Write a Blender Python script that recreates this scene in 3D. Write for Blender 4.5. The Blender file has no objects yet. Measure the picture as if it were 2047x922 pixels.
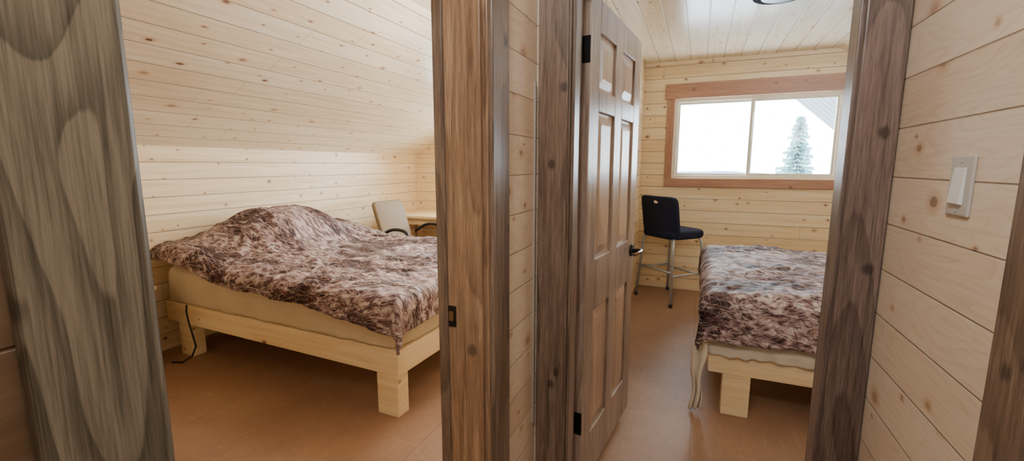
import bpy, bmesh, math, random
from mathutils import Vector, Matrix, noise
random.seed(3)
S = bpy.context.scene
C = S.collection
R = math.radians

def srgb(r, g, b):
    f = lambda c: (c/255/12.92 if c/255 <= .04045 else ((c/255+.055)/1.055)**2.4)
    return (f(r), f(g), f(b), 1)

# ------------------------------------------------------------------ node helpers
class NT:
    def __init__(s, name):
        s.mat = bpy.data.materials.new(name); s.mat.use_nodes = True
        s.nt = s.mat.node_tree; s.b = s.nt.nodes['Principled BSDF']
    def put(s, sock, v):
        if hasattr(v, 'is_output'): s.nt.links.new(v, sock)
        elif isinstance(v, (tuple, list)) and len(v) == 3 and sock.type == 'RGBA': sock.default_value = (*v, 1)
        else: sock.default_value = v
    def m(s, op, a, b=0.0, c=0.0, clamp=False):
        n = s.nt.nodes.new('ShaderNodeMath'); n.operation = op; n.use_clamp = clamp
        s.put(n.inputs[0], a); s.put(n.inputs[1], b); s.put(n.inputs[2], c)
        return n.outputs[0]
    def mix(s, f, a, b, mode='MIX'):
        n = s.nt.nodes.new('ShaderNodeMix'); n.data_type = 'RGBA'; n.blend_type = mode
        s.put(n.inputs[0], f); s.put(n.inputs[6], a); s.put(n.inputs[7], b)
        return n.outputs[2]
    def ss(s, v, lo, hi, a=0.0, b=1.0):
        n = s.nt.nodes.new('ShaderNodeMapRange'); n.interpolation_type = 'SMOOTHSTEP'
        for k, x in enumerate((v, lo, hi, a, b)): s.put(n.inputs[k], x)
        return n.outputs[0]
    def ramp(s, v, stops, const=False):
        n = s.nt.nodes.new('ShaderNodeValToRGB'); cr = n.color_ramp
        if const: cr.interpolation = 'CONSTANT'
        while len(cr.elements) < len(stops): cr.elements.new(.5)
        for e, (p, c) in zip(cr.elements, stops): e.position = p; e.color = c
        s.put(n.inputs[0], v)
        return n.outputs[0]
    def comb(s, x, y, z=0.0):
        n = s.nt.nodes.new('ShaderNodeCombineXYZ')
        for k, v in enumerate((x, y, z)): s.put(n.inputs[k], v)
        return n.outputs[0]
    def sep(s, v):
        n = s.nt.nodes.new('ShaderNodeSeparateXYZ'); s.put(n.inputs[0], v)
        return n.outputs
    def noise(s, vec, scale=1.0, detail=3.0, rough=.55, dist=0.0):
        n = s.nt.nodes.new('ShaderNodeTexNoise')
        s.put(n.inputs['Vector'], vec); n.inputs['Scale'].default_value = scale
        n.inputs['Detail'].default_value = detail; n.inputs['Roughness'].default_value = rough
        n.inputs['Distortion'].default_value = dist
        return n.outputs['Fac']
    def voro(s, vec, scale=1.0, feat='F1', rnd=1.0, dim='2D'):
        n = s.nt.nodes.new('ShaderNodeTexVoronoi'); n.feature = feat; n.voronoi_dimensions = dim
        s.put(n.inputs['Vector'], vec); n.inputs['Scale'].default_value = scale
        n.inputs['Randomness'].default_value = rnd
        return n
    def rgb(s, c):
        n = s.nt.nodes.new('ShaderNodeSeparateColor'); s.put(n.inputs[0], c); return n.outputs
    def coord(s, k='UV'):
        return s.nt.nodes.new('ShaderNodeTexCoord').outputs[k]
    def map(s, vec, scale=(1, 1, 1), rot=(0, 0, 0), loc=(0, 0, 0), kind='POINT'):
        n = s.nt.nodes.new('ShaderNodeMapping'); s.put(n.inputs[0], vec); n.vector_type = kind
        n.inputs['Location'].default_value = loc; n.inputs['Rotation'].default_value = rot
        n.inputs['Scale'].default_value = scale
        return n.outputs[0]
    def bump(s, h, strength=.3, dist=.01):
        n = s.nt.nodes.new('ShaderNodeBump'); n.inputs['Strength'].default_value = strength
        n.inputs['Distance'].default_value = dist; s.put(n.inputs['Height'], h)
        s.nt.links.new(n.outputs[0], s.b.inputs['Normal'])
    def out(s, col, rough=.5, metal=0.0, spec=.5):
        s.put(s.b.inputs['Base Color'], col); s.put(s.b.inputs['Roughness'], rough)
        s.put(s.b.inputs['Metallic'], metal); s.put(s.b.inputs['Specular IOR Level'], spec)
        return s.mat

def pine(name, lo, mid, hi, w=.12, boards=True, knot_keep=.55, rough=.42, kscale=6.2, r1=.1, stretch=.75, rings=False, joints=True, sw=.034, sa=.7, spec=.5, ka=.45):
    t = NT(name)
    u, v, _ = t.sep(t.coord('UV'))
    vb = t.m('DIVIDE', v, w)
    idx = t.m('FLOOR', vb); fr = t.m('FRACT', vb)
    wn = t.nt.nodes.new('ShaderNodeTexWhiteNoise'); wn.noise_dimensions = '1D'
    t.put(wn.inputs['W'], idx); rnd = wn.outputs['Value']
    u2 = t.m('ADD', u, t.m('MULTIPLY', rnd, 17.3))
    v2 = t.m('ADD', v, t.m('MULTIPLY', rnd, 5.1))
    g2 = t.noise(t.comb(t.m('MULTIPLY', u2, 6.0), t.m('MULTIPLY', v2, 170.0), rnd), 1.0, 1)
    if rings:
        g1 = t.noise(t.comb(t.m('MULTIPLY', u2, 2.0), t.m('MULTIPLY', v2, 10.0), rnd), 1.0, 1.5, .5, .3)
        g1 = t.m('SUBTRACT', .58, t.m('MULTIPLY', t.m('POWER', t.m('FRACT', t.m('MULTIPLY', g1, 16.0)), 3.0), .18))
    else:
        g1 = t.noise(t.comb(t.m('MULTIPLY', u2, 1.6), t.m('MULTIPLY', v2, 30.0), rnd), 1.0, 2, .55, .5)
    g = t.m('ADD', t.m('MULTIPLY', g1, .75), t.m('MULTIPLY', g2, .25))
    g = t.m('ADD', g, t.m('MULTIPLY', t.m('SUBTRACT', rnd, .5), .22))
    col = t.ramp(g, [(.3, lo), (.5, mid), (.68, hi)])
    def knots(col, scale, keep, r0, r1):
        vv = t.voro(t.comb(t.m('MULTIPLY', u2, stretch), v2), scale, 'F1', 1.0)
        cs = t.rgb(vv.outputs['Color'])
        k = t.m('GREATER_THAN', cs[0], keep)
        rad = t.m('ADD', r0, t.m('MULTIPLY', t.m('MULTIPLY', cs[1], t.m('MULTIPLY', cs[1], cs[1])), r1 - r0))
        dn = t.m('DIVIDE', t.m('ADD', vv.outputs['Distance'], t.m('MULTIPLY', t.m('SUBTRACT', g2, .5), .06)), rad)
        halo = t.m('MULTIPLY', t.ss(dn, 2.4, .9), k)
        core = t.m('MULTIPLY', t.ss(dn, 1.05, .6), k)
        c = t.mix(t.m('MULTIPLY', halo, .45), col, srgb(202, 148, 94))
        return t.mix(t.m('MULTIPLY', core, t.m('ADD', ka, t.m('MULTIPLY', cs[2], .45))), c, srgb(108, 66, 40))
    col = knots(col, kscale, knot_keep, .038, r1)
    if boards:
        ed = t.m('MINIMUM', fr, t.m('SUBTRACT', 1.0, fr))
        seam = t.ss(ed, sw, sw*.25)
        if joints:
            bj = t.m('FRACT', t.m('DIVIDE', u2, 2.6))
            jm = t.ss(t.m('MINIMUM', bj, t.m('SUBTRACT', 1.0, bj)), .0010, .0003)
            seam = t.m('MAXIMUM', seam, t.m('MULTIPLY', jm, .7))
        col = t.mix(t.m('MULTIPLY', seam, sa), col, srgb(112, 76, 48))
        t.bump(t.m('MULTIPLY', seam, -1.0), .5, .005)
    return t.out(col, rough, 0, spec)

def stain(name, dark, mid, light, axis='Z', seed=0.0, rough=.36, rings=8.0, dens=6.0, along=.7, knots=True, band=.08, jag=.12):
    t = NT(name)
    sc = {'Z': (dens, dens, along), 'X': (along, dens, dens), 'Y': (dens, along, dens)}[axis]
    fs = {'Z': (420, 420, 14), 'X': (14, 420, 420), 'Y': (420, 14, 420)}[axis]
    ms = {'Z': (95, 95, 3.5), 'X': (3.5, 95, 95), 'Y': (95, 3.5, 95)}[axis]
    o = t.coord('Object')
    n2 = t.noise(t.map(o, fs, loc=(seed, 0, 0)), 1.0, 2, .7)
    n4 = t.noise(t.map(o, ms, loc=(seed, 3, 0)), 1.0, 2, .6)
    n1 = t.noise(t.map(o, sc, loc=(seed, seed*1.7, seed*.6)), 1.0, 1.0, .4, .15)
    saw = t.m('FRACT', t.m('ADD', t.m('MULTIPLY', n1, rings), t.m('MULTIPLY', n4, jag)))
    # latewood line: ramps up slowly, falls off quickly but softly
    bands = t.m('MULTIPLY', t.m('POWER', saw, 2.2), t.ss(saw, 1.0, .93))
    g = t.m('ADD', t.m('MULTIPLY', n2, .42), t.m('ADD', t.m('MULTIPLY', n4, .36), t.m('MULTIPLY', n1, .32)))
    g = t.m('SUBTRACT', g, t.m('MULTIPLY', t.m('SUBTRACT', bands, .26), band))
    col = t.ramp(g, [(.37, dark), (.54, mid), (.71, light)])
    if knots:
        x, y, z = t.sep(o)
        a = t.m('ADD', x, y) if axis == 'Z' else t.m('ADD', y, z)
        b = z if axis == 'Z' else x
        vv = t.voro(t.comb(t.m('ADD', a, seed), t.m('MULTIPLY', b, .8)), 6.0, 'F1', 1.0)
        cs = t.rgb(vv.outputs['Color'])
        k = t.m('MULTIPLY', t.m('GREATER_THAN', cs[0], .62), t.ss(t.m('ADD', vv.outputs['Distance'], t.m('MULTIPLY', t.m('SUBTRACT', n4, .5), .12)), .11, .04))
        col = t.mix(t.m('MULTIPLY', k, .7), col, tuple(c*.4 for c in dark[:3]))
    t.bump(n2, .16, .002)
    return t.out(col, rough)

def plain(name, c, rough=.5, metal=0.0, var=.12, scale=40.0, spec=.5):
    t = NT(name)
    n = t.noise(t.coord('Object'), scale, 2)
    d = tuple(x*(1-var) for x in c[:3]); h = tuple(min(1, x*(1+var)) for x in c[:3])
    return t.out(t.mix(n, d, h), rough, metal, spec)

def cloth(name, c, rough=.9):
    t = NT(name)
    o = t.coord('Object')
    w = t.noise(o, 260.0, 1); l = t.noise(o, 5.0, 2)
    col = t.mix(l, tuple(x*.86 for x in c[:3]), tuple(min(1, x*1.1) for x in c[:3]))
    t.bump(w, .2, .002)
    return t.out(col, rough, 0, .2)

def camo(name):
    t = NT(name)
    uv = t.coord('UV')
    wv = t.nt.nodes.new('ShaderNodeTexNoise'); t.put(wv.inputs['Vector'], uv); wv.inputs['Scale'].default_value = 5.0; wv.inputs['Detail'].default_value = 1
    vm = t.nt.nodes.new('ShaderNodeVectorMath'); vm.operation = 'MULTIPLY_ADD'
    t.put(vm.inputs[0], wv.outputs['Color']); vm.inputs[1].default_value = (.06, .06, 0); t.put(vm.inputs[2], uv)
    w = vm.outputs[0]
    big = t.noise(t.map(uv, (1.0, 1.7, 1)), 2.0, 5, .65, .3)
    bark = t.noise(t.map(w, (18, 34, 1), (0, 0, .2)), 1.0, 2, .6)
    barkc = t.ramp(bark, [(0, srgb(88, 60, 60)), (.40, srgb(122, 94, 93)), (.475, srgb(154, 128, 126)), (.54, srgb(182, 160, 156)), (.60, srgb(206, 190, 185))], True)
    lv = t.voro(t.map(w, (1, 1.8, 1), (0, 0, .6)), 46.0, 'F1')
    cs = t.rgb(lv.outputs['Color'])
    lit = t.ramp(cs[0], [(0, srgb(50, 29, 31)), (.34, srgb(72, 43, 44)), (.58, srgb(94, 61, 58)), (.78, srgb(140, 90, 68)), (.85, srgb(112, 86, 86)), (.94, srgb(158, 132, 126))], True)
    lit = t.mix(t.ss(lv.outputs['Distance'], .42, .56), lit, srgb(44, 26, 28))
    zone = t.ss(big, .46, .50)
    col = t.mix(zone, lit, barkc)
    col = t.mix(t.m('MULTIPLY', t.ss(t.noise(uv, 1.7, 2), .50, .38), .5), col, srgb(60, 37, 39))
    def reeds(col, rot, sc, th, c, amt, loc):
        n = t.noise(t.map(t.map(w, (1, 1, 1), (0, 0, rot), loc), sc), 1.0, 0)
        e = t.m('ABSOLUTE', t.m('SUBTRACT', n, .5))
        return t.mix(t.m('MULTIPLY', t.ss(e, th, th*.6), amt), col, c)
    zl = t.m('ADD', .45, t.m('MULTIPLY', zone, .4))
    col = reeds(col, .95, (5.0, 26, 1), .022, srgb(52, 32, 33), .75, (5, 2, 0))
    col = reeds(col, .25, (4.4, 32, 1), .022, srgb(58, 36, 37), .75, (1, 6, 0))
    col = reeds(col, .28, (3.8, 34, 1), .022, srgb(206, 190, 184), zl, (0, 0, 0))
    col = reeds(col, -.35, (4.6, 30, 1), .018, srgb(190, 168, 160), zl, (7, 1, 0))
    col = reeds(col, 1.2, (5.6, 28, 1), .014, srgb(164, 134, 120), .6, (2, 9, 0))
    return t.out(col, .68, 0, .3)

M = {}
M['pine'] = pine('pine_boards', srgb(227, 195, 147), srgb(241, 213, 169), srgb(248, 227, 193), w=.125, sa=.68, knot_keep=.40, kscale=6.8, r1=.11)
M['pine_hall'] = pine('pine_boards_hall', srgb(214, 186, 156), srgb(230, 206, 178), srgb(240, 221, 196), knot_keep=.5, kscale=7.5, r1=.12, rings=True, joints=False, sw=.022, sa=.5, rough=.32, ka=.28)
M['pine_shaded'] = pine('pine_boards_near_shaded', srgb(112, 88, 66), srgb(134, 106, 80), srgb(152, 124, 96), joints=False, sw=.02)  # hall pine darkened: shade on the near wall put into its colour
M['pine_ceiling'] = pine('pine_boards_ceiling', srgb(231, 208, 171), srgb(243, 225, 194), srgb(249, 236, 214), w=.15, kscale=7.8, knot_keep=.34, stretch=.5, sa=.66, sw=.032, rough=.22, spec=.7)
M['lumber'] = pine('lumber', srgb(228, 195, 145), srgb(240, 212, 165), srgb(248, 226, 186), w=.6, boards=False, knot_keep=.82)
M['stain_grey'] = stain('stain_grey', srgb(72, 64, 52), srgb(112, 102, 85), srgb(150, 137, 116), 'Z', 2.0, dens=9, along=2.2, band=.19, rings=11, jag=.16)
M['stain_brown'] = stain('stain_brown', srgb(104, 77, 56), srgb(154, 120, 91), srgb(192, 158, 126), 'Z', 5.0, band=.11, rings=9)
M['stain_dark'] = stain('stain_dark', srgb(78, 61, 50), srgb(120, 98, 81), srgb(156, 133, 113), 'Z', 8.0, band=.11, rings=9, along=1.0)
M['stain_plum'] = stain('stain_plum', srgb(70, 56, 51), srgb(110, 91, 82), srgb(146, 124, 112), 'Z', 12.0, band=.11, rings=9, along=1.0)
M['stain_window'] = stain('stain_window', srgb(146, 102, 80), srgb(170, 124, 100), srgb(190, 148, 124), 'X', 3.0, band=.05)
M['stain_window_side'] = stain('stain_window_side', srgb(146, 102, 80), srgb(170, 124, 100), srgb(190, 148, 124), 'Z', 3.0, band=.05, knots=False)
M['door'] = stain('door_wood', srgb(112, 92, 78), srgb(158, 135, 117), srgb(194, 171, 153), 'Z', 1.0, rough=.28, knots=False, band=.10, rings=9)
M['door_panel'] = stain('door_panel_wood', srgb(138, 112, 92), srgb(178, 149, 124), srgb(206, 178, 153), 'Z', 6.0, rough=.28, knots=False, band=.10, rings=9)
M['black_metal'] = plain('black_metal', srgb(26, 24, 24), .38, .6)
M['matte_black'] = plain('matte_black', srgb(30, 31, 35), .9, 0, spec=.1)
M['bronze'] = plain('bronze_metal', srgb(120, 92, 66), .3, .8)
M['black_fabric'] = cloth('black_fabric', srgb(33, 36, 54))
M['black_plastic'] = plain('black_plastic', srgb(24, 24, 26), .4)
M['chrome'] = plain('brushed_steel', srgb(192, 194, 198), .3, .6, .05)
M['rubber'] = plain('dark_rubber', srgb(60, 60, 70), .8)
M['beige_vinyl'] = plain('beige_vinyl', srgb(132, 110, 78), .6, 0, .06)
M['sheet'] = cloth('tan_sheet', srgb(216, 198, 168))
M['sheet_pale'] = cloth('pale_sheet', srgb(224, 211, 188))
M['vinyl'] = plain('cream_vinyl', srgb(230, 222, 204), .4, 0, .03)
M['plate'] = plain('switch_plate', srgb(196, 188, 178), .35, 0, .04)
M['rocker'] = plain('switch_rocker', srgb(232, 228, 222), .3, 0, .03)
M['white_strip'] = plain('pale_strip', srgb(176, 166, 152), .5, 0, .04)
M['glass_white'] = plain('frosted_glass', srgb(110, 134, 146), .25, 0, .03)
M['camo'] = camo('camouflage_print')
M['snow'] = plain('snow', srgb(236, 241, 246), .9, 0, .03, 2.0)
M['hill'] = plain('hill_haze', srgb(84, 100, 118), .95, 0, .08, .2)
M['spruce'] = plain('spruce_needles', srgb(96, 130, 130), .9, 0, .45, 6.0)
M['bark'] = plain('spruce_bark', srgb(110, 110, 104), .9, 0, .3)

t = NT('painted_plywood')
u, v, _ = t.sep(t.coord('UV'))
def sm(x, off, per, wd):
    f = t.m('FRACT', t.m('DIVIDE', t.m('SUBTRACT', x, off), per))
    return t.ss(t.m('MINIMUM', f, t.m('SUBTRACT', 1.0, f)), wd, wd*.3)
seam = t.m('MAXIMUM', sm(v, .03, 1.22, .0028), sm(u, 2.75, 2.44, .0014))
n1 = t.noise(t.coord('UV'), 1.6, 3, .6); n2 = t.noise(t.map(t.coord('UV'), (18, 30, 1)), 1.0, 3, .7)
sp = t.ss(t.noise(t.coord('UV'), 38.0, 2, .6), .63, .71)
sc = t.ss(t.noise(t.map(t.coord('UV'), (2.5, 34, 1), (0, 0, .7)), 1.0, 2), .64, .71)
sc2 = t.ss(t.noise(t.map(t.coord('UV'), (30, 2.5, 1), (0, 0, .3)), 1.0, 2), .66, .72)
col = t.ramp(t.m('ADD', t.m('MULTIPLY', n1, .66), t.m('MULTIPLY', n2, .34)), [(.3, srgb(136, 101, 77)), (.5, srgb(154, 117, 90)), (.72, srgb(171, 133, 105))])
col = t.mix(t.m('MULTIPLY', sp, .26), col, srgb(200, 170, 142))
col = t.mix(t.m('MULTIPLY', t.m('MAXIMUM', sc, sc2), .2), col, srgb(192, 160, 132))
col = t.mix(t.m('MULTIPLY', seam, .5), col, srgb(84, 58, 42))
M['floor'] = t.out(col, t.m('ADD', .42, t.m('MULTIPLY', n2, .16)))

t = NT('ribbed_metal_roof')
x, y, z = t.sep(t.coord('Object'))
f = t.m('FRACT', t.m('MULTIPLY', y, 5.0))
M['roof_metal'] = t.out(t.mix(t.ss(f, .5, .7), srgb(64, 70, 78), srgb(26, 29, 34)), .7)

t = NT('window_glass')
tr = t.nt.nodes.new('ShaderNodeBsdfTransparent'); gl = t.nt.nodes.new('ShaderNodeBsdfGlossy')
gl.inputs['Roughness'].default_value = .02
mx = t.nt.nodes.new('ShaderNodeMixShader'); mx.inputs[0].default_value = .04
t.nt.links.new(tr.outputs[0], mx.inputs[1]); t.nt.links.new(gl.outputs[0], mx.inputs[2])
t.nt.links.new(mx.outputs[0], t.nt.nodes['Material Output'].inputs[0])
M['glass'] = t.mat

# ------------------------------------------------------------------ mesh helpers
class MB:
    def __init__(s): s.v = []; s.f = []; s.uv = None
    def add(s, vs, fs):
        o = len(s.v); s.v += [tuple(p) for p in vs]; s.f += [tuple(i+o for i in f) for f in fs]; return s
    def box(s, x0, x1, y0, y1, z0, z1):
        vs = [(x, y, z) for z in (z0, z1) for y in (y0, y1) for x in (x0, x1)]
        return s.add(vs, [(0, 2, 3, 1), (4, 5, 7, 6), (0, 1, 5, 4), (2, 6, 7, 3), (0, 4, 6, 2), (1, 3, 7, 5)])
    def frustum(s, a, b):
        return s.add(list(a)+list(b), [(3, 2, 1, 0), (4, 5, 6, 7)] + [(i, (i+1) % 4, (i+1) % 4+4, i+4) for i in range(4)])
    def tube(s, pts, r, n=12, r2=None):
        pts = [Vector(p) for p in pts]; N = len(pts)
        tan = [(pts[min(i+1, N-1)]-pts[max(i-1, 0)]).normalized() for i in range(N)]
        up = Vector((0, 0, 1)) if abs(tan[0].z) < .9 else Vector((1, 0, 0))
        vs = []; fs = []
        a = tan[0].cross(up).normalized()
        for i in range(N):
            a = (a - tan[i]*a.dot(tan[i])).normalized(); b = tan[i].cross(a)
            rr = r if r2 is None else r+(r2-r)*i/(N-1)
            for k in range(n):
                an = 2*math.pi*k/n
                vs.append(pts[i]+a*math.cos(an)*rr+b*math.sin(an)*rr)
        for i in range(N-1):
            for k in range(n):
                fs.append((i*n+k, i*n+(k+1) % n, (i+1)*n+(k+1) % n, (i+1)*n+k))
        fs.append(tuple(range(n))[::-1]); fs.append(tuple((N-1)*n+k for k in range(n)))
        return s.add(vs, fs)
    def cushion(s, cx, cy, z0, w, d, h, er=.03, ex=5.0, n=56, mat=None, dome=0.0):
        prof = []
        for k in range(6):
            a = math.pi/2*k/5; prof.append((er*(1-math.sin(a)), er*(1-math.cos(a))))
        rings = [(i, z) for i, z in prof] + [(i, h-z) for i, z in reversed(prof)]
        rings += [(min(w, d)*.2, h+dome*.6), (min(w, d)*.38, h+dome)]
        vs = []; fs = []
        for ins, z in rings:
            for k in range(n):
                a = 2*math.pi*k/n; c, q = math.cos(a), math.sin(a)
                x = (w/2-ins)*math.copysign(abs(c)**(2/ex), c); y = (d/2-ins)*math.copysign(abs(q)**(2/ex), q)
                vs.append(Vector((cx+x, cy+y, z0+z)))
        m = len(rings)
        for i in range(m-1):
            for k in range(n): fs.append((i*n+k, i*n+(k+1) % n, (i+1)*n+(k+1) % n, (i+1)*n+k))
        fs.append(tuple(range(n))[::-1]); fs.append(tuple((m-1)*n+k for k in range(n)))
        if mat: vs = [mat @ p for p in vs]
        return s.add(vs, fs)
    def build(s, name, mat, parent=None, smooth=False, bevel=0.0, kind=None, label=None, cat=None, group=None):
        me = bpy.data.meshes.new(name); me.from_pydata(s.v, [], s.f); me.update()
        bm = bmesh.new(); bm.from_mesh(me)
        bmesh.ops.recalc_face_normals(bm, faces=bm.faces)
        uvl = bm.loops.layers.uv.new('UVMap')
        for f in bm.faces:
            n = f.normal; f.smooth = smooth
            for l in f.loops:
                if s.uv is not None: l[uvl].uv = s.uv[l.vert.index]; continue
                p = l.vert.co
                if abs(n.z) > .5: l[uvl].uv = (p.y, p.x/max(.3, abs(n.z)))
                elif abs(n.x) > abs(n.y): l[uvl].uv = (p.y, p.z)
                else: l[uvl].uv = (p.x, p.z)
        bm.to_mesh(me); bm.free()
        o = bpy.data.objects.new(name, me); C.objects.link(o); me.materials.append(M[mat])
        if parent: o.parent = parent
        if bevel:
            b = o.modifiers.new('bevel', 'BEVEL'); b.width = bevel; b.segments = 2; b.limit_method = 'ANGLE'; b.angle_limit = R(40)
        if kind: o['kind'] = kind
        tag(o, label, cat, group)
        return o
def tag(o, label=None, cat=None, group=None):
    if label: o['label'] = label
    if cat: o['category'] = cat
    if group: o['group'] = group
    return o
def thing(name, label, cat, loc=(0, 0, 0), rz=0.0, group=None):
    o = bpy.data.objects.new(name, None); C.objects.link(o); o.location = loc; o.rotation_euler = (0, 0, rz)
    o.empty_display_size = .1
    return tag(o, label, cat, group)
def struct(name, mb, mat, bevel=0.0, parent=None, smooth=False):
    return mb.build(name, mat, parent, smooth, bevel, kind='structure' if parent is None else None)

# ------------------------------------------------------------------ the room shell
CE = 2.417; YE = 5.05; KX = -3.56; KZ = 1.49; BX = -1.80
struct('floor', MB().box(-3.66, 2.42, -1.6, 5.2, -.08, 0), 'floor')
struct('ceiling', MB().box(BX, 1.1, -1.6, 5.2, CE, CE+.08), 'pine_ceiling')
struct('ceiling_slope_left', MB().frustum([(BX, -1.6, CE), (KX-.1, -1.6, KZ-.053), (KX-.1, -1.6, KZ+.04), (BX, -1.6, CE+.09)],
                                         [(BX, 5.2, CE), (KX-.1, 5.2, KZ-.053), (KX-.1, 5.2, KZ+.04), (BX, 5.2, CE+.09)]), 'pine_ceiling')
struct('ceiling_slope_right', MB().frustum([(1.1, -1.6, CE), (2.42, -1.6, 1.715), (2.42, -1.6, 1.81), (1.1, -1.6, CE+.09)],
                                          [(1.1, 5.2, CE), (2.42, 5.2, 1.715), (2.42, 5.2, 1.81), (1.1, 5.2, CE+.09)]), 'pine_ceiling')
struct('wall_knee_left', MB().box(KX-.1, KX, -1.6, 5.2, 0, KZ), 'pine')
struct('wall_knee_right', MB().box(2.3, 2.42, 1.43, 5.2, 0, 1.78), 'pine')
W1 = (-.285, 1.20, 1.213, 2.04); W2 = (-2.65, -1.05, .95, 2.0)
def wall_with_holes(x0, x1, z0, z1, holes):
    mb = MB(); x = x0
    for (a, b, c, d) in sorted(holes):
        mb.box(x, a, YE, YE+.15, z0, z1); mb.box(a, b, YE, YE+.15, z0, c); mb.box(a, b, YE, YE+.15, d, z1); x = b
    mb.box(x, x1, YE, YE+.15, z0, z1)
    return mb
struct('wall_end', wall_with_holes(-3.66, 2.42, 0, CE+.09, [W2, W1]), 'pine')
struct('wall_back_left', MB().box(KX, -.64, -.42, -.3, 0, CE), 'pine')
struct('wall_hall_back', MB().box(-.64, .6, -1.6, -1.5, 0, CE), 'pine_hall')
mb = MB(); mb.box(-.636, -.516, 1.06, 1.55, 0, CE).box(-.636, -.516, .24, 1.06, 1.98, CE)
struct('wall_hall_left', mb, 'pine_hall')
struct('wall_hall_near', MB().box(-.636, -.516, -1.5, .24, 0, CE), 'pine_shaded')
struct('wall_partition', MB().box(-.70, -.60, 1.55, YE, 0, CE), 'pine')
mb = MB(); mb.box(-.516, -.418, 1.43, 1.55, 0, CE).box(.382, 2.3, 1.43, 1.55, 0, 1.75).box(.382, 1.1, 1.43, 1.55, 1.75, CE).box(-.418, .382, 1.43, 1.55, 1.98, CE)
struct('wall_hall_end', mb, 'pine_hall')
mb = MB(); mb.box(.453, .57, .80, 1.43, 0, CE).box(.453, .57, -1.5, .04, 0, CE).box(.453, .57, .04, .80, 1.98, CE)
struct('wall_hall_right', mb, 'pine_hall')

tn = [0]
def trim(mb, mat, bevel=.003):
    tn[0] += 1
    return struct('trim_%d' % tn[0], mb, mat, bevel)
# left doorway
trim(MB().box(-.516, -.496, .158, .254, 0, 2.07), 'stain_grey', .004)
trim(MB().box(-.646, -.506, .24, .26, 0, 1.97), 'stain_grey')
trim(MB().box(-.65, -.508, 1.04, 1.06, 0, 1.97), 'stain_brown')
trim(MB().box(-.578, -.522, 1.026, 1.04, 0, 1.96), 'stain_brown')
trim(MB().box(-.516, -.496, 1.046, 1.155, 0, 2.07), 'stain_dark', .004)
trim(MB().box(-.668, -.636, 1.034, 1.14, 0, 2.07), 'stain_dark', .004)
trim(MB().box(-.668, -.636, .16, .254, 0, 2.07), 'stain_dark', .004)
trim(MB().box(-.65, -.508, .26, 1.04, 1.95, 1.98), 'stain_brown')
trim(MB().box(-.516, -.496, .255, 1.045, 1.965, 2.07), 'stain_dark')
# right doorway
trim(MB().box(-.505, -.405, 1.410, 1.43, 0, 2.07), 'stain_dark', .004)
trim(MB().box(-.418, -.398, 1.42, 1.56, 0, 1.97), 'stain_dark')
trim(MB().box(-.398, -.386, 1.43, 1.495, 0, 1.96), 'stain_dark')
trim(MB().box(.358, .450, 1.410, 1.43, 0, 2.07), 'stain_plum', .004)
trim(MB().box(.362, .382, 1.42, 1.56, 0, 1.97), 'stain_plum')
trim(MB().box(.350, .362, 1.43, 1.495, 0, 1.96), 'stain_plum')
trim(MB().box(.366, .46, 1.55, 1.57, 0, 2.07), 'stain_plum')
trim(MB().box(-.51, -.418, 1.55, 1.565, 0, 2.07), 'stain_dark')
trim(MB().box(-.398, .362, 1.42, 1.56, 1.95, 1.98), 'stain_dark')
trim(MB().box(-.404, .357, 1.41, 1.43, 1.965, 2.07), 'stain_dark')
trim(MB().box(-.516, -.5095, 1.400, 1.41, .42, 1.62), 'white_strip', .001)
# right wall doorway
trim(MB().box(.433, .453, .79, .895, 0, 2.07), 'stain_dark', .004)
trim(MB().box(.446, .57, .78, .80, 0, 1.97), 'stain_dark')
trim(MB().box(.433, .453, -.05, .05, 0, 2.07), 'stain_dark', .004)
struct('door_2', MB().box(.48, .515, .045, .778, .01, 1.96), 'door')
def window(n, w, y):
    x0, x1, z0, z1 = w
    fr = MB(); b = .035
    fr.box(x0, x1, y, y+.08, z0, z0+b).box(x0, x1, y, y+.08, z1-b, z1).box(x0, x0+b, y, y+.08, z0+b, z1-b).box(x1-b, x1, y, y+.08, z0+b, z1-b)
    o = struct('window_%d' % n, fr, 'vinyl', .003)
    xm = (x0+x1)/2-.008
    for k, (a, c, yy) in enumerate(((x0+b, xm+.02, y+.042), (xm-.02, x1-b, y+.015))):
        s = MB(); q = .022
        s.box(a, c, yy, yy+.024, z0+b, z0+b+q).box(a, c, yy, yy+.024, z1-b-q, z1-b).box(a, a+q, yy, yy+.024, z0+b+q, z1-b-q).box(c-q, c, yy, yy+.024, z0+b+q, z1-b-q)
        sash = s.build('window_sash', 'vinyl', o, bevel=.002)
        MB().box(a+q, c-q, yy+.010, yy+.013, z0+b+q, z1-b-q).build('pane', 'glass', sash)
    return o
window(1, W1, YE+.03); window(2, W2, YE+.03)
for (x0, x1, z0, z1) in (W1, W2):
    trim(MB().box(x0-.095, x1+.095, YE-.03, YE, z1-.005, z1+.148), 'stain_window')
    trim(MB().box(x0-.070, x1+.070, YE-.022, YE, z0-.088, z0+.003), 'stain_window')
    trim(MB().box(x0-.070, x0+.003, YE-.022, YE, z0, z1), 'stain_window_side')
    trim(MB().box(x1-.003, x1+.070, YE-.022, YE, z0, z1), 'stain_window_side')

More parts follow.
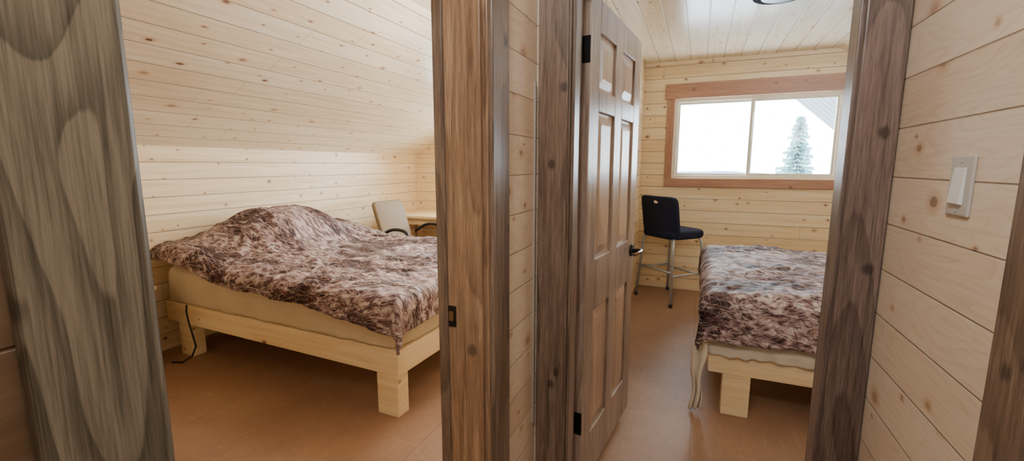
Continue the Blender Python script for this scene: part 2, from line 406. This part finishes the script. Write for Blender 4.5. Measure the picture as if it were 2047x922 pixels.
# ------------------------------------------------------------------ door_1, six panels, open into the right room
DW = .74; Z0, Z1 = .05, 1.945; TH = .0175
sl = MB()
sl.box(0, .11, -TH, TH, Z0, Z1).box(DW-.11, DW, -TH, TH, Z0, Z1).box(.32, .42, -TH, TH, Z0, Z1)
rails = [(Z0, .25), (.775, .985), (1.55, 1.63), (1.83, Z1)]
for a, b in rails:
    sl.box(.11, .32, -TH, TH, a, b).box(.42, DW-.11, -TH, TH, a, b)
dr = sl.build('door_1', 'door', None, bevel=.004, kind='structure')
for (a, b) in ((.25, .775), (.985, 1.55), (1.63, 1.83)):
    for (xa, xb) in ((.11, .32), (.42, DW-.11)):
        p = MB(); p.box(xa-.004, xb+.004, -.006, .006, a-.004, b+.004)
        for sgn in (-1, 1):
            i0, i1 = .012, .045
            A = [(xa+i0, sgn*.006, a+i0), (xb-i0, sgn*.006, a+i0), (xb-i0, sgn*.006, b-i0), (xa+i0, sgn*.006, b-i0)]
            B = [(xa+i1, sgn*.0135, a+i1), (xb-i1, sgn*.0135, a+i1), (xb-i1, sgn*.0135, b-i1), (xa+i1, sgn*.0135, b-i1)]
            p.frustum(A, B)
        p.build('door_panel', 'door_panel', dr)
hz = .925; hx = DW-.06
h = MB()
for sgn in (-1, 1):
    h.tube([(hx, sgn*TH, hz), (hx, sgn*(TH+.010), hz)], .030, 24)
    h.tube([(hx, sgn*(TH+.008), hz), (hx, sgn*(TH+.05), hz)], .011, 14)
hd = h.build('door_handle', 'black_metal', dr, bevel=.002)
for sgn in (-1, 1):
    MB().tube([(hx+.012, sgn*(TH+.05), hz), (hx-.02, sgn*(TH+.054), hz), (hx-.07, sgn*(TH+.052), hz+.002), (hx-.112, sgn*(TH+.045), hz)], .0095, 12, .007).build('lever', 'bronze', hd, smooth=True)
MB().box(DW-.001, DW+.002, -.012, .012, hz-.03, hz+.03).build('latch_plate', 'black_metal', dr)
for z in (.345, 1.75):
    g = MB(); g.box(-.003, 0.0, -TH, TH, z-.045, z+.045); g.box(-.018, -.0, TH-.002, TH+.004, z-.045, z+.045)
    g.box(0, .03, TH, TH+.002, z-.045, z+.045)
    hg = g.build('hinge', 'black_metal', dr)
    MB().tube([(-.003, TH+.004, z-.05), (-.003, TH+.004, z+.05)], .007, 10).build('hinge_pin', 'black_metal', hg)
dr.location = (-.390, 1.578, 0); dr.rotation_euler = (0, 0, R(90-6.0))

# ------------------------------------------------------------------ switch, strike plate
sw = thing('light_switch', 'white rocker light switch on grey plate beside the right doorway', 'light switch', (.453, 1.088, 1.312))
MB().box(-.006, 0, -.039, .039, -.056, .056).build('plate', 'plate', sw, bevel=.003)
MB().frustum([(-.006, -.021, -.035), (-.006, .021, -.035), (-.006, .021, .035), (-.006, -.021, .035)],
             [(-.013, -.020, -.033), (-.013, .020, -.033), (-.008, .020, .033), (-.008, -.020, .033)]).build('rocker', 'rocker', sw, bevel=.001)
for z in (-.046, .046):
    MB().tube([(-.006, 0, z), (-.0075, 0, z)], .0035, 12).build('screw', 'plate', sw)
sp = thing('strike_plate', 'black metal strike plate let into the brown left door jamb', 'strike plate', (-.628, 1.04, .927))
k = MB(); k.box(-.016, .016, -.003, 0, -.03, -.015).box(-.016, .016, -.003, 0, .015, .03).box(-.016, -.008, -.003, 0, -.015, .015).box(.008, .016, -.003, 0, -.015, .015)
k.box(-.024, -.016, -.003, .0, -.018, .018)
k.build('plate', 'black_metal', sp)
MB().box(-.008, .008, -.001, 0, -.015, .015).build('latch_recess', 'bronze', sp)

# ------------------------------------------------------------------ beds
def fbm(x, y, z): return noise.noise(Vector((x, y, z)))
def bed_base(root, sgn, L, W, z0, z1, leg_in, legw=.14, legd=.09, head_in=.1):
    X = lambda a, b: (min(sgn*a, sgn*b), max(sgn*a, sgn*b))
    T = .038
    for y in (0, W-T): MB().box(*X(0, L), y, y+T, z0, z1).build('side_rail', 'lumber', root, bevel=.003)
    for s in (0, L-T): MB().box(*X(s, s+T), T, W-T, z0, z1).build('end_rail', 'lumber', root, bevel=.003)
    for s in (leg_in, L-head_in-legw):
        for y in (.004, W-legd-.004):
            MB().box(*X(s, s+legw), y, y+legd, 0, z0).build('leg', 'lumber', root, bevel=.003)
    n = 9
    for i in range(n):
        s = T+.03+(L-2*T-.15)*i/(n-1)
        MB().box(*X(s, s+.09), T, W-T, z1-.02, z1).build('slat', 'lumber', root)

def mattress(name, mat, parent_loc, rz, sgn, L, W, ins, z0, z1, label, seed, wr=.007):
    lay = 14; r = .07
    pts = []
    def corner(cx, cy, a0):
        for k in range(9):
            a = a0+math.pi/2*k/8; pts.append((cx+r*math.cos(a), cy+r*math.sin(a)))
    corner(ins+r, ins+r, math.pi); corner(L-ins-r, ins+r, 1.5*math.pi); corner(L-ins-r, W-ins-r, 0); corner(ins+r, W-ins-r, .5*math.pi)
    P = []; m = len(pts)
    for i in range(m):
        a = Vector(pts[i]); b = Vector(pts[(i+1) % m]); k = max(1, int((b-a).length/.02))
        for q in range(k): P.append(a+(b-a)*q/k)
    m = len(P); vs = []; fs = []
    for li in range(lay+4):
        for i, p in enumerate(P):
            t = (P[(i+1) % m]-P[i-1]).normalized(); nrm = Vector((t.y, -t.x))
            f = min(1, li/lay)
            if li <= lay:
                z = z0+(z1-z0)*f
                off = -.03*max(0, (f-.8)/.2)**2 + .004*math.sin(math.pi*f)
            else:
                z = z1+.004; off = -.03-.12*(li-lay)
            wv = wr*(fbm(p.x*8, p.y*8, seed+f*.8)+.6*fbm(p.x*21+f*2, p.y*21, seed+f*2)+.5*fbm(p.x*5+f*7, p.y*5, seed+f*9))*(1.2-f)
            q = p+nrm*(off+wv)
            vs.append((sgn*q.x, q.y, z))
    for li in range(lay+3):
        for i in range(m): fs.append((li*m+i, li*m+(i+1) % m, (li+1)*m+(i+1) % m, (li+1)*m+i))
    fs.append(tuple(range(m))[::-1]); fs.append(tuple((lay+3)*m+i for i in range(m)))
    o = MB().add(vs, fs).build(name, mat, smooth=True, label=label, cat='mattress')
    o.location = parent_loc; o.rotation_euler = (0, 0, rz)
    return o

def comforter(name, loc, rz, sgn, L, W, top, of, on, ofar, bump, seed, label, gap=.03, amp=1.0, fl=.12):
    N, Q = 230, 170; r = .05
    def roll(e):
        if e <= 0: return 0, 0
        if e < r*math.pi/2: a = e/r; return r*math.sin(a), r*(1-math.cos(a))
        return r, r+e-r*math.pi/2
    mb = MB(); uv = []
    for i in range(N+1):
        for j in range(Q+1):
            a, b = i/N, j/Q; s0, t0 = a*L, b*W
            fo = of(t0); no = on(s0)
            s = -fo+(L-gap+fo)*a; t = -no+(W+ofar+no)*b
            es, et, ef = max(0, -s), max(0, -t), max(0, t-W)
            os_, ds = roll(es); on_, dn = roll(et); of_, df = roll(ef)
            flare = fl*min(es, max(et, ef))
            x = max(s, 0)-os_-flare; y = min(max(t, 0), W)-on_+of_+(flare if ef else -flare if et else 0)
            z = top-max(ds, dn, df)-.25*min(ds, max(dn, df))
            c1 = fbm(s*2.3+seed, t*2.3, 1.3); c2 = fbm(s*4+seed+c1, t*7+c1*1.5, 4.1); c3 = fbm(s*13+c2, t*19+c1*3, seed)
            c4 = 1-min(1, abs(fbm(s*9+c2*2, t*13+c1*2, seed+7))*2.6)
            rid = (1-min(1, abs(c2)*3.0)); rid2 = 1-min(1, abs(fbm(s*8+c1*2, t*5+seed, 9.0))*3.0)
            wz = amp*(.015*c1+.012*rid+.009*rid2+.002*c3+.003*c4)
            k = max(es, et, ef)
            if k > 0:
                wo = amp*(.014*fbm(s*7, t*7, seed+3)+.004*c3+.009*rid2)*min(1, k/.08)+.003
                if es: x -= abs(wo)
                if et: y -= abs(wo)
                if ef: y += abs(wo)
                wz *= max(.3, 1-k*4)
            z += wz+.008+bump(s, t)*(1 if not k else max(0, 1-k*3))
            mb.v.append((sgn*x, y, z)); uv.append((s+seed, t))
    for i in range(N):
        for j in range(Q):
            a = i*(Q+1)+j; mb.f.append((a, a+1, a+Q+2, a+Q+1))
    mb.uv = uv
    o = mb.build(name, 'camo', smooth=True, label=label, cat='comforter')
    if sum(p.normal.z for p in o.data.polygons) < 0: o.data.flip_normals()
    so = o.modifiers.new('thick', 'SOLIDIFY'); so.thickness = .015; so.offset = 1
    o.location = loc; o.rotation_euler = (0, 0, rz)
    return o

def gauss(x, c, w, p=2): return math.exp(-abs((x-c)/w)**p)
LB = (-1.41, 1.785, 0); LR = R(-2.0); LL, LW = 2.11, 1.53
bf = thing('bed', 'pale lumber bed base in the room through the left doorway', 'bed', LB, LR)
bed_base(bf, -1, LL, LW, .24, .382, .012, head_in=.13)
mattress('mattress', 'sheet', LB, LR, -1, LL, LW, .012, .384, .635, 'thick mattress in a tan fitted sheet on the left bed', 2.0, wr=.014)
def lb(s, t):
    return .11*gauss(s, LL, .55, 4)+.215*gauss(s, LL-.34, .30, 3)*gauss(t, .74, .46, 4)+.05*gauss(s, LL-.75, .25)*gauss(t, .55, .4)
comforter('comforter', LB, LR, -1, LL, LW, .668,
          lambda t: .22-.06*t+.02*fbm(t*4, 0, 1), lambda s: .24-.11*min(1, s/.8)-.045*max(0, (s-1.0)/1.03)+.015*fbm(s*4, 3, 1), .2, lb, 1.7,
          'tree bark camouflage comforter humped over a pillow on the left bed', gap=.005)
RB = (.10, 2.515, 0); RR = 0; RL, RW = 2.03, 1.45
bf = thing('bed', 'pale lumber bed base in the room with the wide window', 'bed', RB, RR)
bed_base(bf, 1, RL, RW, .235, .36, .075, .135)
rm = mattress('mattress', 'sheet_pale', RB, RR, 1, RL, RW, .03, .362, .615, 'mattress with a pale ruffled sheet on the bed near the bar stool', 5.0, wr=.004)
comforter('comforter', (RB[0]+.02, RB[1], 0), RR, 1, RL-.02, RW, .652,
          lambda t: .23+.03*fbm(t*4, 0, 7), lambda s: .258+.03*fbm(s*5, 3, 8), .2,
          lambda s, t: .02*gauss(s, .3, .3)+.16*gauss(s, RL-.3, .3, 4)*gauss(t, .7, .5, 4), 6.3,
          'tree bark camouflage comforter draped over the foot of the right bed', fl=.1)
mb = MB()
path = [(0, y) for y in [1.3-.02*i for i in range(65)]] + [(.02*i, 0) for i in range(1, 95)]
rows = 12
for k, (x, y) in enumerate(path):
    hem = .338+.014*fbm(k*.16, 1, 2)+.012*fbm(k*.5, 3, 2)
    dx, dy = (-1, 0) if k < 62 else ((-.7, -.7) if k < 68 else (0, -1))
    for i in range(rows+1):
        f = i/rows; z = .47+(hem-.47)*f
        below = max(0, min(1, (.46-z)/.08))
        w = -.012+.018*below+below*.022*abs(.6+fbm(k*.33, f*1.2, 5)+.7*fbm(k*.9, f*2, 3))
        mb.v.append((x+dx*w, y+dy*w, z))
for k in range(len(path)-1):
    for i in range(rows):
        a = k*(rows+1)+i; mb.f.append((a, a+1, a+rows+2, a+rows+1))
o = mb.build('sheet_ruffle', 'sheet_pale', parent=rm, smooth=True)
o.modifiers.new('thick', 'SOLIDIFY').thickness = .003
# loose corner of the sheet trailing down to the floor
mb = MB(); rows, cols = 30, 16
for i in range(rows+1):
    f = i/rows; z = .41-.402*f
    for j in range(cols+1):
        g = j/cols
        wd = .07-.022*f+.012*math.sin(f*7)
        x = .088-.022*f-wd*(1-g)+.010*fbm(f*3, g*2, 1)+.008*math.sin(f*9)
        y = 2.49+.03*(1-g)+.014*math.sin(g*14+f*3)*(.3+f)+.010*fbm(f*4, g*4, 6)-.02*f
        zz = z+.05*(1-g)*f*(1-f)+(.03*g*f)
        mb.v.append((x, y, max(.004, zz)))
for i in range(rows):
    for j in range(cols):
        a = i*(cols+1)+j; mb.f.append((a, a+1, a+cols+2, a+cols+1))
o = mb.build('bed_sheet', 'sheet_pale', smooth=True, label='loose corner of pale bed sheet trailing to the floor beside the right bed leg', cat='sheet')
o.modifiers.new('thick', 'SOLIDIFY').thickness = .003

# ------------------------------------------------------------------ bar stool
st = thing('bar_stool', 'black upholstered bar stool with steel legs in the corner under the window', 'bar stool', (-.225, 4.66, 0), R(48))
sx, sy = .22, .245
for (ix, iy) in ((-1, -1), (-1, 1), (1, -1), (1, 1)):
    lg = MB().tube([(ix*.165, iy*.19, .655), (ix*.185, iy*.205, .60), (ix*sx, iy*sy, .02)], .0145, 12).build('leg', 'chrome', st, smooth=True)
    MB().tube([(ix*sx, iy*sy, 0), (ix*sx*.995, iy*sy*.995, .035)], .018, 12).build('rubber_foot', 'rubber', lg)
fz = .27; fx, fy = .205, .231
MB().tube([(fx, -fy, fz), (fx, fy, fz)], .012, 10).build('footrest', 'chrome', st, smooth=True)
for iy in (-1, 1): MB().tube([(-fx, iy*fy, fz+.03), (fx, iy*fy, fz+.03)], .011, 10).build('stretcher', 'chrome', st, smooth=True)
MB().tube([(-fx, -fy, fz+.06), (-fx, fy, fz+.06)], .011, 10).build('stretcher', 'chrome', st, smooth=True)
MB().cushion(.01, 0, .644, .45, .47, .085, .032, 5.0, dome=.008).build('seat', 'black_fabric', st, smooth=True)
K = 80; bw, bz0, bz1 = .240, .66, 1.058; hc = 1.0
def inside(y, z):
    zc = (bz0+bz1)/2; hh = (bz1-bz0)/2
    return abs(y/bw)**9+abs((z-zc)/hh)**9 < 1
ringsF = []
for k in range(K):
    a = 2*math.pi*k/K; c, s_ = math.cos(a), math.sin(a)
    pin = (.042*c, hc+.016*s_)
    lo, hi = 0, .6
    for _ in range(30):
        m_ = (lo+hi)/2
        if inside(m_*c, hc+m_*s_): lo = m_
        else: hi = m_
    ringsF.append((pin, (lo*c, hc+lo*s_)))
mb = MB()
prof = [(0, .5), (.03, .85), (.1, 1)] + [(q/10, 1) for q in range(2, 9)] + [(.93, .95), (.975, .7), (1, .3)]
for face in (1, -1):
    for (f, th) in prof:
        for (pi, po) in ringsF:
            y = pi[0]+(po[0]-pi[0])*f; z = pi[1]+(po[1]-pi[1])*f
            mb.v.append((-.185-.06*((z-.66)/.4)+.05*(y/bw)**2+face*.022*th, y, z))
n = len(prof)
for fi in (0, 1):
    for i in range(n-1):
        for k in range(K):
            a = fi*n*K+i*K+k; b = fi*n*K+i*K+(k+1) % K
            mb.f.append((a, b, b+K, a+K))
for i in (0, n-1):
    for k in range(K):
        a = i*K+k; b = i*K+(k+1) % K; mb.f.append((a, b, b+n*K, a+n*K))
mb.build('backrest', 'black_fabric', st, smooth=True)

# ------------------------------------------------------------------ office chair
oc = thing('office_chair', 'beige office chair with black loop armrests between the bed and the desk', 'office chair', (-2.76, 3.84, 0), R(-8))
MB().tube([(0, 0, .07), (0, 0, .22)], .028, 14).tube([(0, 0, .2), (0, 0, .43)], .016, 12).build('gas_column', 'black_metal', oc)
for k in range(5):
    a = 2*math.pi*k/5+.3; c, s_ = math.cos(a), math.sin(a)
    l = MB().tube([(.02*c, .02*s_, .11), (.14*c, .14*s_, .10), (.27*c, .27*s_, .075)], .022, 10, .014).build('base_leg', 'black_plastic', oc, smooth=True)
    MB().tube([(.27*c-s_*.022, .27*s_+c*.022, .026), (.27*c+s_*.022, .27*s_-c*.022, .026)], .026, 14).tube([(.27*c, .27*s_, .026), (.27*c, .27*s_, .08)], .007, 8).build('caster', 'black_plastic', l)
MB().box(-.10, .10, -.08, .08, .415, .44).build('seat_plate', 'black_metal', oc, bevel=.004)
MB().cushion(0.02, 0, .44, .47, .48, .07, .03, 4.5, dome=.012).build('seat', 'beige_vinyl', oc, smooth=True)
Rm = Matrix.Translation((-.21, 0, .50)) @ Matrix.Rotation(R(-20), 4, 'Y') @ Matrix.Rotation(R(90), 4, 'Y') @ Matrix.Translation((-.25, 0, -.03))
MB().cushion(0, 0, 0, .50, .42, .05, .018, 12.0, dome=.010, mat=Rm).build('backrest', 'beige_vinyl', oc, smooth=True)
MB().tube([(-.09, 0, .425), (-.22, 0, .43), (-.27, 0, .50), (-.30, 0, .62)], .014, 10).build('back_support', 'black_metal', oc, smooth=True)
for iy in (-1, 1):
    y = iy*.265; pts = []
    raw = [(-.22, .62), (-.06, .70), (.09, .71), (.17, .675), (.16, .59), (.08, .50), (.02, .435)]
    for i in range(len(raw)-1):
        p0 = raw[max(0, i-1)]; p1 = raw[i]; p2 = raw[i+1]; p3 = raw[min(len(raw)-1, i+2)]
        for q in range(5):
            u_ = q/5
            f = lambda a, b, c, d: .5*((2*b)+(-a+c)*u_+(2*a-5*b+4*c-d)*u_*u_+(-a+3*b-3*c+d)*u_**3)
            pts.append((f(p0[0], p1[0], p2[0], p3[0]), y, f(p0[1], p1[1], p2[1], p3[1])))
    pts.append((.02, y, .435)); pts.append((.02, y*.4, .43))
    MB().tube(pts, .017, 10).build('armrest', 'black_plastic', oc, smooth=True)

# ------------------------------------------------------------------ desk, nightstand, cord, ceiling light
dk = thing('desk', 'pale pine desk along the end wall behind the office chair', 'desk', (-2.46, 4.66, 0))
MB().box(-1.09, .6, -.39, .385, .735, .765).build('desktop', 'lumber', dk, bevel=.003)
MB().box(-1.03, .54, -.33, -.305, .655, .735).build('apron', 'lumber', dk)
for x in (-1.04, .50):
    for y in (-.36, .30): MB().box(x, x+.05, y, y+.05, 0, .735).build('leg', 'lumber', dk)
ns = thing('nightstand', 'small pale wood nightstand mostly hidden behind the left door casing', 'nightstand', (-3.40, 1.50, 0))
MB().box(-.155, .13, -.19, .19, .535, .56).build('top', 'lumber', ns, bevel=.003)
b = MB(); b.box(-.14, .115, -.175, .175, .04, .535)
for x in (-.14, .085):
    for y in (-.175, .145): b.box(x, x+.03, y, y+.03, 0, .04)
b.build('body', 'lumber', ns)
MB().box(.115, .128, -.16, .16, .33, .52).build('drawer_front', 'lumber', ns, bevel=.002)
pts = [(-3.20, 1.815, .40), (-3.185, 1.80, .36), (-3.17, 1.80, .28), (-3.14, 1.80, .19), (-3.12, 1.80, .12), (-3.15, 1.785, .05), (-3.20, 1.75, .012), (-3.28, 1.73, .008)]
MB().tube(pts, .006, 8).build('power_cord', 'black_plastic', smooth=True, label='black power cord hanging from the side of the left bed frame', cat='cord')
cl = thing('ceiling_light', 'round flush ceiling light on the plank ceiling of the right room', 'ceiling light', (.40, 3.30, CE))
MB().tube([(0, 0, 0), (0, 0, -.035)], .16, 48).build('rim', 'matte_black', cl, bevel=.004)
MB().cushion(0, 0, -.045, .23, .23, .02, .009, 2.0).build('glass_shade', 'glass_white', cl, smooth=True)

# ------------------------------------------------------------------ outdoors
struct('ground', MB().box(-60, 60, 5.6, 120, -2.8, -2.7), 'snow')
hm = MB(); nh = 90
for i in range(nh+1):
    x = -90+180*i/nh; hh = -.05+.3*fbm(x*.09, 0, 3)+.15*fbm(x*.35, 1, 2)-.05*max(0, x-7)
    hm.v += [(x, 118, -2.8), (x, 119, max(-2.75, hh)), (x, 125, -2.8)]
for i in range(nh):
    a = i*3; hm.f += [(a, a+3, a+4, a+1), (a+1, a+4, a+5, a+2)]
struct('hill', hm, 'hill')
def rp(x, y, dz=0): return (x, y, 2.336-(x-1.119)*.906+dz)
struct('roof_edge', MB().frustum([rp(.1, 5.24), rp(4.0, 5.24), rp(4.0, 7.5), rp(.1, 7.5)],
                                [rp(.1, 5.24, .06), rp(4.0, 5.24, .06), rp(4.0, 7.5, .06), rp(.1, 7.5, .06)]), 'roof_metal')
tr = thing('spruce_tree', 'tall narrow spruce tree outside the window', 'tree', (2.55, 15.0, -2.7))
H, RD = 5.5, 1.5
MB().tube([(0, 0, 0), (0, 0, H*.5), (0, 0, H)], .09, 8, .01).build('trunk', 'bark', tr, smooth=True)
fo = MB(); z = .7
while z < H-.05:
    fz_ = z/H; rr = RD*(1-fz_)**.9*random.uniform(.75, 1.12)+.04; nb = 9 if fz_ < .8 else 7
    for b_ in range(nb):
        if random.random() < .12: continue
        a = 2*math.pi*b_/nb+random.uniform(-.3, .3)+z*5; L_ = rr*random.uniform(.6, 1.1)
        dirv = Vector((math.cos(a), math.sin(a), 0)); sd = Vector((-dirv.y, dirv.x, 0))
        ns_ = max(4, int(L_/.055))
        for q in range(ns_):
            f = (q+.4)/ns_; p = dirv*(L_*f)+Vector((0, 0, z-.28*L_*f+.16*L_*f*f))
            w_ = (.06+.14*L_*(1-f)*.6+.02)
            for sg in (-1, 1):
                tip = p+sd*sg*w_+dirv*w_*.7+Vector((0, 0, -random.uniform(.04, .13)))
                fo.add([p-dirv*.045-Vector((0, 0, .02)), p+dirv*.05+Vector((0, 0, .03)), tip], [(0, 1, 2)])
        fo.add([dirv*.02+Vector((0, 0, z)), dirv*L_+Vector((0, 0, z-.12*L_)), dirv*L_*.5+Vector((0, 0, z-.18*L_-.05))], [(0, 1, 2)])
    z += .095+.06*(1-fz_)
fo.build('foliage', 'spruce', tr)

# ------------------------------------------------------------------ light
w = bpy.data.worlds.new('World'); S.world = w; w.use_nodes = True
bg = w.node_tree.nodes['Background']; bg.inputs[0].default_value = (.76, .89, 1.0, 1); bg.inputs[1].default_value = 31.0
def area(name, loc, rot, sx, sy, power, col=(1, 1, 1), portal=False):
    l = bpy.data.lights.new(name, 'AREA'); l.shape = 'RECTANGLE'; l.size = sx; l.size_y = sy; l.energy = power; l.color = col
    if portal: l.cycles.is_portal = True
    o = bpy.data.objects.new(name, l); C.objects.link(o); o.location = loc; o.rotation_euler = rot
    return o
for i, (x0, x1, z0, z1) in enumerate((W1, W2)):
    area('window_portal', ((x0+x1)/2, YE+.14, (z0+z1)/2), (R(-90), 0, 0), x1-x0, z1-z0, 1, portal=True)
hl = area('hall_fill', (-.2, .08, 2.32), (0, 0, 0), .35, .35, 20, (.93, .97, 1.0))  # added fill light above the hall, no fixture behind it
hl.rotation_euler = Vector((.5, .6, -.6)).to_track_quat('-Z', 'Y').to_euler()
def point(name, loc, power, r, col):
    l = bpy.data.lights.new(name, 'POINT'); l.energy = power; l.shadow_soft_size = r; l.color = col
    o = bpy.data.objects.new(name, l); C.objects.link(o); o.location = loc
point('room_fill', (-1.2, 2.6, 1.95), 52, .2, (.89, .95, 1.0))  # added fill to brighten the left room, not a real lamp
point('room_fill', (.75, 2.5, 1.95), 12, .2, (.76, .90, 1.0))  # added fill for the right room, apart from its unlit ceiling light

# ------------------------------------------------------------------ camera
cam = bpy.data.cameras.new('Camera'); co = bpy.data.objects.new('Camera', cam); C.objects.link(co)
cam.sensor_fit = 'HORIZONTAL'; cam.sensor_width = 36; cam.lens = 880/2047*36; cam.clip_start = .02; cam.clip_end = 500
co.location = (0, 0, 1.35); co.rotation_euler = (R(90-8.4), 0, R(22.97))
S.camera = co
